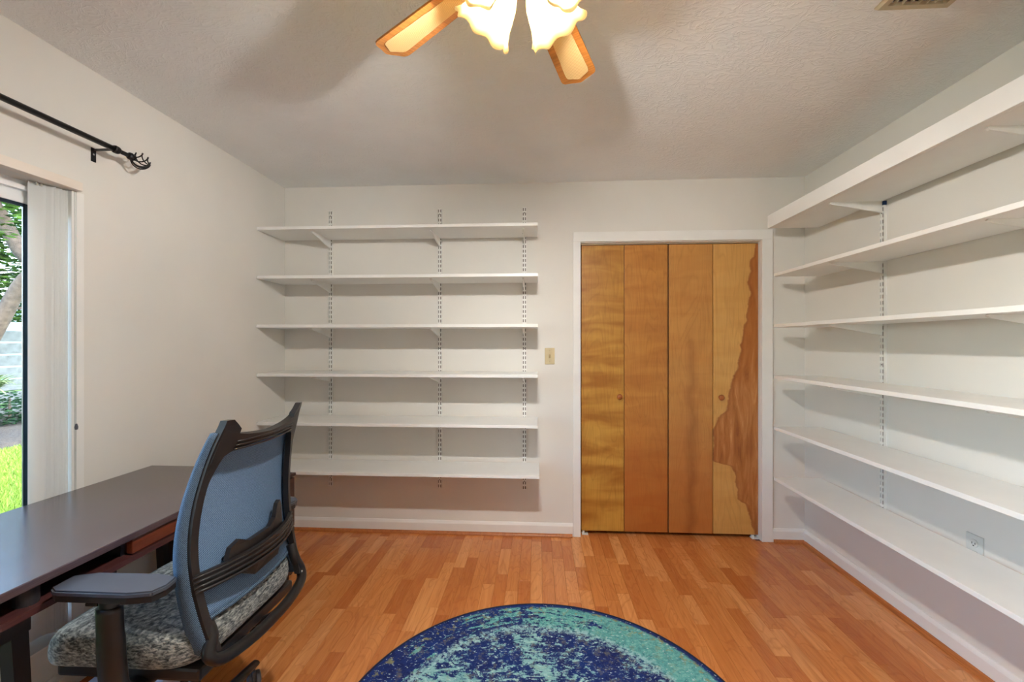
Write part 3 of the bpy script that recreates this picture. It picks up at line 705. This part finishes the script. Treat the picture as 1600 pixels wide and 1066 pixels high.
# woven side wraps
for sg in (-1, 1):
    rows = []
    for i in range(33):
        z = .500+(1.085-.500)*i/32; wd = .018+.030*(1-i/32)
        p = S(sg, z); rows.append([p+Vector((.002, sg*.004, 0)), p+Vector((-wd*.5, sg*.009, 0)), p+Vector((-wd, sg*.004, 0)), p+Vector((-wd, -sg*.010, 0)), p+Vector((.002, -sg*.006, 0))])
    MB().grid(rows, closed_u=True, cap=True).obj('side_wrap', M['mesh_edge'], CH, True)
# frame: side rails and top bar as one ring open at the bottom
def frame_strip(zs, inner, thick=.020):
    rows = []
    for z in zs: rows.append(z)
    return rows
mb = MB()
for sg in (-1, 1):
    rows = []
    for i in range(41):
        z = .500+(1.118-.500)*i/40
        hw = lerp_tab(wid, z); rail = .020 + (.040*max(0, (z-.94)/.12)**1.5 if z < 1.06 else .040)
        if z > 1.085: rail = max(.020, .060-(z-1.085)*1.2)
        si = 1-rail/hw
        a, b = S(sg, z, -.008), S(sg*si, z, -.008); c, d = S(sg*si, z, .012), S(sg, z, .012)
        rows.append([a, b, c, d])
    mb.grid(rows, closed_u=True, cap=True)
mb.obj('back_frame', M['plastic'], CH, False)
rows = []
for k in range(33):
    sx = -.98+1.96*k/32; e = abs(sx)**3
    zt = 1.072+.028*e-.012*(1-abs(sx)); zb = 1.020-.014*e+(.012 if abs(sx) < .6 else .012*(1-(abs(sx)-.6)/.4))-.045*max(0, (abs(sx)-.72)/.28)**2
    rows.append([S(sx, zb, -.006), S(sx, zt, -.010), S(sx, zt-.004, .012), S(sx, (zt+zb)/2, .016), S(sx, zb, .012)])
o = MB().grid(rows, closed_u=True, cap=True).obj('top_bar', M['plastic'], CH, False); smooth_angle(o, 50)
for dz in (.0, .011, .022):
    MB().tube([S(-.7+1.4*k/20, 1.030+dz-.004*(1-abs(-.7+1.4*k/20)), .0155) for k in range(21)], .003, 6).obj('top_rib', M['plastic'], CH, True)
# lumbar cross bar with ribs, lumbar pad
rows = []
for k in range(25):
    sx = -1+2*k/24; z = .688; bow = .030*(1-sx*sx)
    p = S(sx, z); rows.append([p+Vector((.010+bow, 0, -.026)), p+Vector((-.002+bow, 0, -.026)), p+Vector((-.002+bow, 0, .026)), p+Vector((.010+bow, 0, .026))])
cb = MB().grid(rows, closed_u=True, cap=True).obj('lumbar_bar', M['plastic'], CH); smooth_angle(cb, 40)
for dz in (-.019, -.0065, .0065, .019):
    MB().tube([S(-1+2*k/20, .688+dz)+Vector((.011+.030*(1-(-1+2*k/20)**2), 0, 0)) for k in range(21)], .0042, 6).obj('bar_rib', M['plastic'], cb, True)
pad = [(-.135, .0), (-.12, .030), (-.085, .040), (-.05, .020), (.05, .020), (.085, .036), (.105, .075), (.122, .082), (.132, .06), (.13, .0), (.11, -.040), (.07, -.078), (-.05, -.082), (-.085, -.062), (-.10, -.025)]
rows = []
for e in (-.004, .010):
    rows.append([Vector((lerp_tab(prof, .71+q)+.030*(1-(p/.23)**2)+.008+e, p, .71+q)) for p, q in pad])
MB().grid(rows, closed_u=True, cap=True).obj('lumbar_pad', M['plastic'], CH)
for y in (-.03, .045): MB().box((.205, y-.012, .636), (.228, y+.012, .668), .003).obj('lumbar_slider', M['plastic'], CH)
# hem under the mesh
MB().tube([S(-1+2*k/20, .575, -.018) for k in range(21)], .006, 8).obj('mesh_hem', M['mesh_edge'], CH, True)
# U tube under the back
pts = cr([S(.93, .60, -.004), S(.94, .55, .002), (.222, .222, .505), (.240, .195, .478), (.258, .10, .470), (.262, 0, .468), (.258, -.10, .470), (.240, -.195, .478), (.222, -.222, .505), S(-.92, .54, .000), S(-.90, .575, -.006)], 7)
MB().tube(pts, .0165, 14).obj('back_tube', M['tube'], CH, True)
mb = MB(); mb.tube(cr([(.262, -.05, .466), (.20, -.05, .425), (.10, -.05, .405), (.02, -.05, .405)], 5), .014, 10); mb.tube(cr([(.262, .05, .466), (.20, .05, .425), (.10, .05, .405), (.02, .05, .405)], 5), .014, 10)
mb.obj('back_strut', M['tube'], CH, True)
# seat cushion
def seat_pt(u, v, top):
    n = 4.5
    x, y = u, v; rr = (abs(x)**n+abs(y)**n)**(1/n)
    return rr
rows = []; NU = 56
ring = []
for k in range(NU):
    a = 2*math.pi*k/NU; ca, sa = math.cos(a), math.sin(a); r_ = (abs(ca)**6+abs(sa)**6)**(-1/6); ring.append((ca*r_, sa*r_))
def zdrop(x, y):     # waterfall front, rear rise, side crown
    return -.022*max(0, (-x-.10)/.13)**2+.012*max(0, (x-.08)/.15)**2-.010*(1-(y/.25)**2)*(1-(x/.23)**2)
levels = [(.0, .462), (.60, .462), (.93, .466), (.985, .476), (1.0, .494), (1.0, .524), (.985, .545), (.955, .558), (.90, .565), (.75, .568), (.5, .569), (.25, .569), (.0, .569)]
for sc_, z in levels:
    rows.append([Vector((-.029+ring[k][0]*.234*sc_, ring[k][1]*.250*sc_, z+zdrop(-.029+ring[k][0]*.234*sc_, ring[k][1]*.25*sc_)*(1 if z > .5 else .6))) for k in range(NU)])
o = MB().grid(rows, closed_u=True).obj('seat', M['knit'], CH, True)
bm = bmesh.new(); bm.from_mesh(o.data); bmesh.ops.remove_doubles(bm, verts=bm.verts, dist=1e-4); bmesh.ops.recalc_face_normals(bm, faces=bm.faces); bm.to_mesh(o.data); bm.free()
m = o.modifiers.new('sub', 'SUBSURF'); m.levels = 1; m.render_levels = 1
MB().box((-.21, -.22, .428), (.195, .22, .464), .008).obj('seat_pan', M['plastic'], CH)
MB().box((-.10, -.085, .370), (.09, .085, .425), .01).obj('tilt_mechanism', M['tube'], CH)
MB().tube([(-.02, -.08, .40), (-.02, -.22, .405), (-.02, -.26, .405)], .006, 8).obj('tilt_lever', M['plastic'], CH, True)
MB().box((-.205, -.05, .398), (-.105, .05, .425), .004).obj('front_plate', M['caster'], CH)
# armrests
for sg in (-1, 1):
    ar = MB().prism([(-.112, sg*.262), (-.108, sg*.320), (-.085, sg*.334), (.10, sg*.334), (.155, sg*.322), (.168, sg*.290), (.160, sg*.250), (.10, sg*.243), (-.06, sg*.243)], (.712, .727), lambda p, q, e: (p, q, e))
    bmesh.ops.bevel(ar.bm, geom=list(ar.bm.edges), offset=.004, segments=2, affect='EDGES')
    ar = ar.obj('arm_pad', M['plastic_soft'], CH); smooth_angle(ar, 45)
    MB().prism([(-.108, sg*.264), (-.104, sg*.319), (-.083, sg*.331), (.10, sg*.331), (.153, sg*.319), (.164, sg*.289), (.157, sg*.252), (.10, sg*.246), (-.06, sg*.246)], (.699, .713), lambda p, q, e: (p, q, e)).obj('arm_base', M['plastic'], CH)
    mb = MB().tube([(.012, sg*.288, .620), (.012, sg*.288, .702)], [.024, .026], 14, flat=.6, up=(0, 1, 0)); mb.obj('arm_stem', M['plastic'], CH, True)
    rows = []
    mb = MB().tube(cr([(.012, sg*.288, .665), (.016, sg*.289, .60), (.022, sg*.290, .52), (.026, sg*.285, .46), (.024, sg*.255, .425), (.02, sg*.20, .418), (.01, sg*.10, .415)], 5), [.033]*6+[.035]*10+[.036]*8+[.034]*7, 14, flat=.62, up=(0, 1, 0))
    mb.obj('arm_post', M['plastic'], CH, True)
    MB().box((-.045, sg*.288-.008, .668), (-.012, sg*.288+.008, .676), .002).obj('arm_button', M['black'], CH)
# gas lift, five-star base, casters
MB().lathe([(0, .37), (.016, .37), (.016, .235), (.026, .23), (.026, .10), (0, .10)], 20).obj('gas_lift', M['tube'], CH, True)
MB().lathe([(0, .075), (.045, .075), (.05, .09), (.045, .115), (.03, .125), (0, .125)], 24).obj('base_hub', M['plastic'], CH, True)
leg_me = cas_me = None
for k in range(5):
    a = R(92+72*k)
    if leg_me is None:
        lg = MB().tube([(.03, 0, .098), (.12, 0, .100), (.24, 0, .088), (.318, 0, .078)], [.026, .024, .020, .016], 10, flat=.7, up=(0, 0, 1)).obj('base_leg', M['plastic'], CH, True); leg_me = lg.data
        mb = MB()
        for s2 in (-1, 1): mb.lathe([(0, -.009), (.020, -.009), (.0255, -.005), (.0255, .005), (.020, .009), (0, .009)], 20, Matrix.Translation((0, s2*.014, .0265)) @ Matrix.Rotation(R(90), 4, 'X'))
        mb.box((-.016, -.006, .018), (.014, .006, .058), .003).tube([(0, 0, .05), (0, 0, .075)], .005, 8)
        c_ = mb.obj('caster', M['caster'], lg); smooth_angle(c_, 40); cas_me = c_.data
    else:
        lg = shared('base_leg', leg_me, CH); c_ = shared('caster', cas_me, lg)
    lg.rotation_euler = (0, 0, a); c_.location = (.305, 0, 0); c_.rotation_euler = (0, 0, R(40+70*k))

# under the desk: pale flat box and a cream cord
bx = empty('flat_box', (-1.48, 1.55, 0)); tag(bx, 'pale grey lidded flat box on the floor under desk behind seat', 'box')
MB().box((-.13, -.10, 0), (.13, .10, .10), .004).obj('box_body', M['box'], bx)
MB().box((-.134, -.104, .085), (.134, .104, .112), .004).obj('lid', M['box'], bx)
cordp = cr([(-1.79, .55, .30), (-1.60, .62, .10), (-1.42, .72, .25), (-1.36, .80, .40), (-1.345, .845, .50), (-1.335, .865, .52), (-1.33, .88, .505), (-1.325, .89, .44), (-1.32, .895, .25), (-1.33, .90, .04), (-1.40, .85, .006), (-1.6, .6, .006)], 8)
co_ = MB().tube(cordp, .0065, 8).obj('power_cord', M['cord'], None, True); tag(co_, 'thick cream power cord looping beside the near desk leg', 'cord')

# ------------------------------------------------------------------ rug
rg = empty('round_rug', (.031, 1.455, 0)); tag(rg, 'round navy and teal distressed rug on the laminate floor', 'rug')
rows = []
for r_, z in ((.0, .0005), (.752, .0005), (.752, .007), (.70, .0085), (.5, .0085), (.25, .0085), (.0, .0085)): rows.append([(r_*math.cos(2*math.pi*k/128), r_*math.sin(2*math.pi*k/128), z) for k in range(128)])
o = MB().grid(rows, closed_u=True).obj('pile', M['rug'], rg); bm = bmesh.new(); bm.from_mesh(o.data); bmesh.ops.remove_doubles(bm, verts=bm.verts, dist=1e-5); bmesh.ops.recalc_face_normals(bm, faces=bm.faces); bm.to_mesh(o.data); bm.free()
rows = []
for k in range(128):
    a = 2*math.pi*k/128; rows.append([((.753+.0055*math.cos(b))*math.cos(a), (.753+.0055*math.cos(b))*math.sin(a), .0052+.0048*math.sin(b)) for b in [2*math.pi*j/8 for j in range(8)]])
MB().grid(rows, closed_u=True, closed_v=True).obj('bound_edge', M['rug_edge'], rg, True)

# ------------------------------------------------------------------ garden beyond the window
def with_tone(mb_faces, name, mat, parent=None, loc=None):
    verts, faces, tone = mb_faces
    me = bpy.data.meshes.new(name); me.from_pydata(verts, [], faces); me.update()
    at = me.attributes.new('tone', 'FLOAT', 'FACE'); at.data.foreach_set('value', tone); me.materials.append(mat)
    o = bpy.data.objects.new(name, me); COL.objects.link(o)
    if parent is not None: o.parent = parent
    if loc is not None: o.location = loc
    return o
GZ = -.10
lw = MB().box((-7.0, -8, GZ-.1), (XL-T-.02, 16, GZ)).obj('lawn', M['ground']); struct(lw)
bd = MB(); rows = []
for i in range(13):
    x = -7.0-3.6*i/12; rows.append([(x, -8+24*j/40, GZ+.03*random.random()+(.05 if 0 < i < 12 else -.02)) for j in range(41)])
bd.grid(rows); bed = bd.obj('garden_bed', M['soil']); struct(bed)
far = MB().box((-30, -12, GZ-.2), (-10.6, 30, GZ-.02)).obj('ground', M['ground']); struct(far)
def blades(n, area, h, wdt):
    V, F, Tn = [], [], []
    for _ in range(n):
        x, y = area(); a = random.uniform(0, 6.28); hh = h*random.uniform(.6, 1.3); dx, dy = math.cos(a)*wdt, math.sin(a)*wdt
        lx, ly = random.uniform(-.6, .6)*hh, random.uniform(-.6, .6)*hh; i = len(V)
        V += [(x-dx, y-dy, GZ), (x+dx, y+dy, GZ), (x+lx, y+ly, GZ+hh)]; F.append((i, i+1, i+2)); Tn.append(random.random())
    return V, F, Tn
def lawn_area():
    x = random.uniform(-7.05, -3.0); c = x*-.80; return x, c+random.uniform(-.5, 1.0)*(.5+abs(x)*.12)
g = with_tone(blades(38000, lawn_area, .055, .008), 'grass', M['grass']); stuff(g); tag(g, 'sunlit bright green grass of the lawn outside the window', 'grass')
fen = empty('garden_fence', (-10.2, 4, GZ)); tag(fen, 'weathered grey horizontal board fence at the back of garden', 'fence')
fm = None
for k in range(7):
    if fm is None: o = MB().box((-.02, -11.0, 0), (.02, 11.0, .208), .004).obj('fence_board', M['fence'], fen); fm = o.data
    else: o = shared('fence_board', fm, fen)
    o.location = (random.uniform(-.012, .012)+.02*(k % 2), 0, .04+.236*k)
for y in (-10, -7.6, -5.2, -2.8, -.4, 2.0, 4.4, 6.8, 9.2): MB().box((-.10, y-.05, -.1), (-.03, y+.05, 1.74), .004).obj('fence_post', M['fence'], fen)
nh = empty('neighbour_house', (-16, 13, GZ)); tag(nh, 'pale blue sided house behind the garden fence', 'house')
MB().box((-4, -7, 0), (0, 7, 2.8)).obj('house_wall', M['siding'], nh)
sm_ = None
for k in range(14):
    if sm_ is None: o = MB().box((0, -7, 0), (.03, 7, .185)).obj('siding_board', M['siding'], nh); sm_ = o.data
    else: o = shared('siding_board', sm_, nh)
    o.location = (.004, 0, .02+.2*k); o.rotation_euler = (0, R(4), 0)
MB().prism([(-4.5, 2.8), (.5, 2.8), (-2, 4.0)], (-7.4, 7.4), lambda p, q, e: (p, e, q)).obj('roof', M['roof'], nh)
def leaves(n, cent, rad, size, lo=.0):
    V, F, Tn = [], [], []
    for _ in range(n):
        while True:
            p = Vector((random.uniform(-1, 1), random.uniform(-1, 1), random.uniform(-1, 1)))
            if lo < p.length < 1: break
        p = Vector((p.x*rad[0]+cent[0], p.y*rad[1]+cent[1], p.z*rad[2]+cent[2]))
        q = Matrix.Rotation(random.uniform(0, 6.28), 3, 'Z') @ Matrix.Rotation(random.uniform(-1.0, 1.0), 3, 'X'); s_ = size*random.uniform(.6, 1.3); i = len(V)
        V += [tuple(p+q @ Vector(v)*s_) for v in ((-.9, 0, 0), (0, -.35, .06), (.9, 0, -.08), (0, .35, .06))]; F.append((i, i+1, i+2, i+3)); Tn.append(random.random())
    return V, F, Tn
def join(*L):
    V, F, Tn = [], [], []
    for v, f, t in L:
        i = len(V); V += v; F += [tuple(a+i for a in q) for q in f]; Tn += t
    return V, F, Tn
# tree: trunk leans across the window, with a crown over it
TR = Vector((-8.5, 6.0, GZ)); tree = empty('garden_tree', TR); tag(tree, 'leaning grey barked tree with green foliage seen through window', 'tree')
trunk = cr([(0, 0, -.1), (.10, 0, .7), (.28, .02, 1.35), (.5, .04, 1.77), (.83, .06, 2.35), (1.15, .10, 2.62)], 6)
MB().tube(trunk, [.13-.05*i/len(trunk) for i in range(len(trunk))], 12).obj('trunk', M['bark'], tree, True)
br = cr([(1.15, .10, 2.60), (.83, .06, 2.76), (.48, .04, 3.36), (.1, .0, 4.0), (-.3, -.1, 4.7)], 6)
MB().tube(br, [.105-.04*i/len(br) for i in range(len(br))], 10).obj('branch', M['bark'], tree, True)
for pts, r0 in (([(.45, .04, 1.9), (.62, .3, 1.95), (.75, .5, 1.6), (.80, .6, 1.35)], .026), ([(1.15, .1, 2.6), (1.5, .3, 3.2), (1.6, .5, 3.9)], .06), ([(.3, .02, 3.6), (-.3, .6, 3.9), (-.7, 1.2, 4.0)], .045)):
    MB().tube(cr(pts, 5), [r0*(1-.6*i/15) for i in range(16)], 8).obj('branch', M['bark'], tree, True)
lf = join(leaves(700, (.5, -.5, 3.35), (1.1, .5, .75), .07), leaves(2600, (-.7, 1.5, 3.3), (1.5, 1.0, .9), .085), leaves(900, (-.6, 1.0, 2.35), (1.0, .6, .28), .075), leaves(600, (-.5, 1.0, 1.95), (.9, .5, .16), .07), leaves(2200, (1.2, .6, 4.2), (1.6, 1.6, .9), .09), leaves(2000, (-2.6, 2.0, 3.9), (1.4, 1.6, 1.2), .09))
o = with_tone(lf, 'foliage', M['leaf'], tree); stuff(o)
# strap-leaved plant and low shrubs in the bed
def strap_plant(loc, n, L, label):
    V, F, Tn = [], [], []
    for _ in range(n):
        a = random.uniform(0, 6.28); el = random.uniform(.5, 1.25); l = L*random.uniform(.7, 1.15); tn = random.random(); prev = None
        for i in range(7):
            t = i/6; r_ = l*t*math.cos(el)*(1+.2*t); z = .75+l*t*math.sin(el)-.55*l*t*t; wd = .022*(1-t)**.6*(.4+t*2 if t < .3 else 1)
            c = Vector((r_*math.cos(a), r_*math.sin(a), z)); q = Vector((-math.sin(a), math.cos(a), 0))*wd; k = len(V)
            V += [tuple(c-q), tuple(c+q)]
            if prev is not None: F.append((prev, prev+1, k+1, k)); Tn.append(tn)
            prev = k
    r = empty('strap_leaf_plant', loc); tag(r, label, 'plant')
    MB().tube([(0, 0, -.05), (.02, 0, .4), (0, .02, .8)], [.035, .03, .03], 8).obj('stem', M['bark'], r, True)
    stuff(with_tone((V, F, Tn), 'leaves', M['strap'], r))
strap_plant((-7.5, 5.55, GZ), 80, .62, 'pale strap leaved plant in the garden bed outside window')
for i, (x, y, s_) in enumerate(((-9.0, 6.9, 1.0), (-9.2, 8.0, .9), (-8.8, 7.6, .55))):
    r = empty('garden_shrub', (x, y, GZ)); tag(r, ['dark low shrub in the bed left of the other shrubs', 'dark low shrub right by the fence boards', 'smallest dark shrub at the front of garden bed'][i], 'shrub', 'low shrubs in the garden bed')
    MB().tube([(0, 0, -.05), (0, .02, .2*s_), (.02, 0, .5*s_)], [.03, .025, .015], 7).obj('stem', M['bark'], r, True)
    stuff(with_tone(leaves(900, (0, 0, .30*s_), (.55*s_, .6*s_, .32*s_), .06), 'foliage', M['shrub'], r))
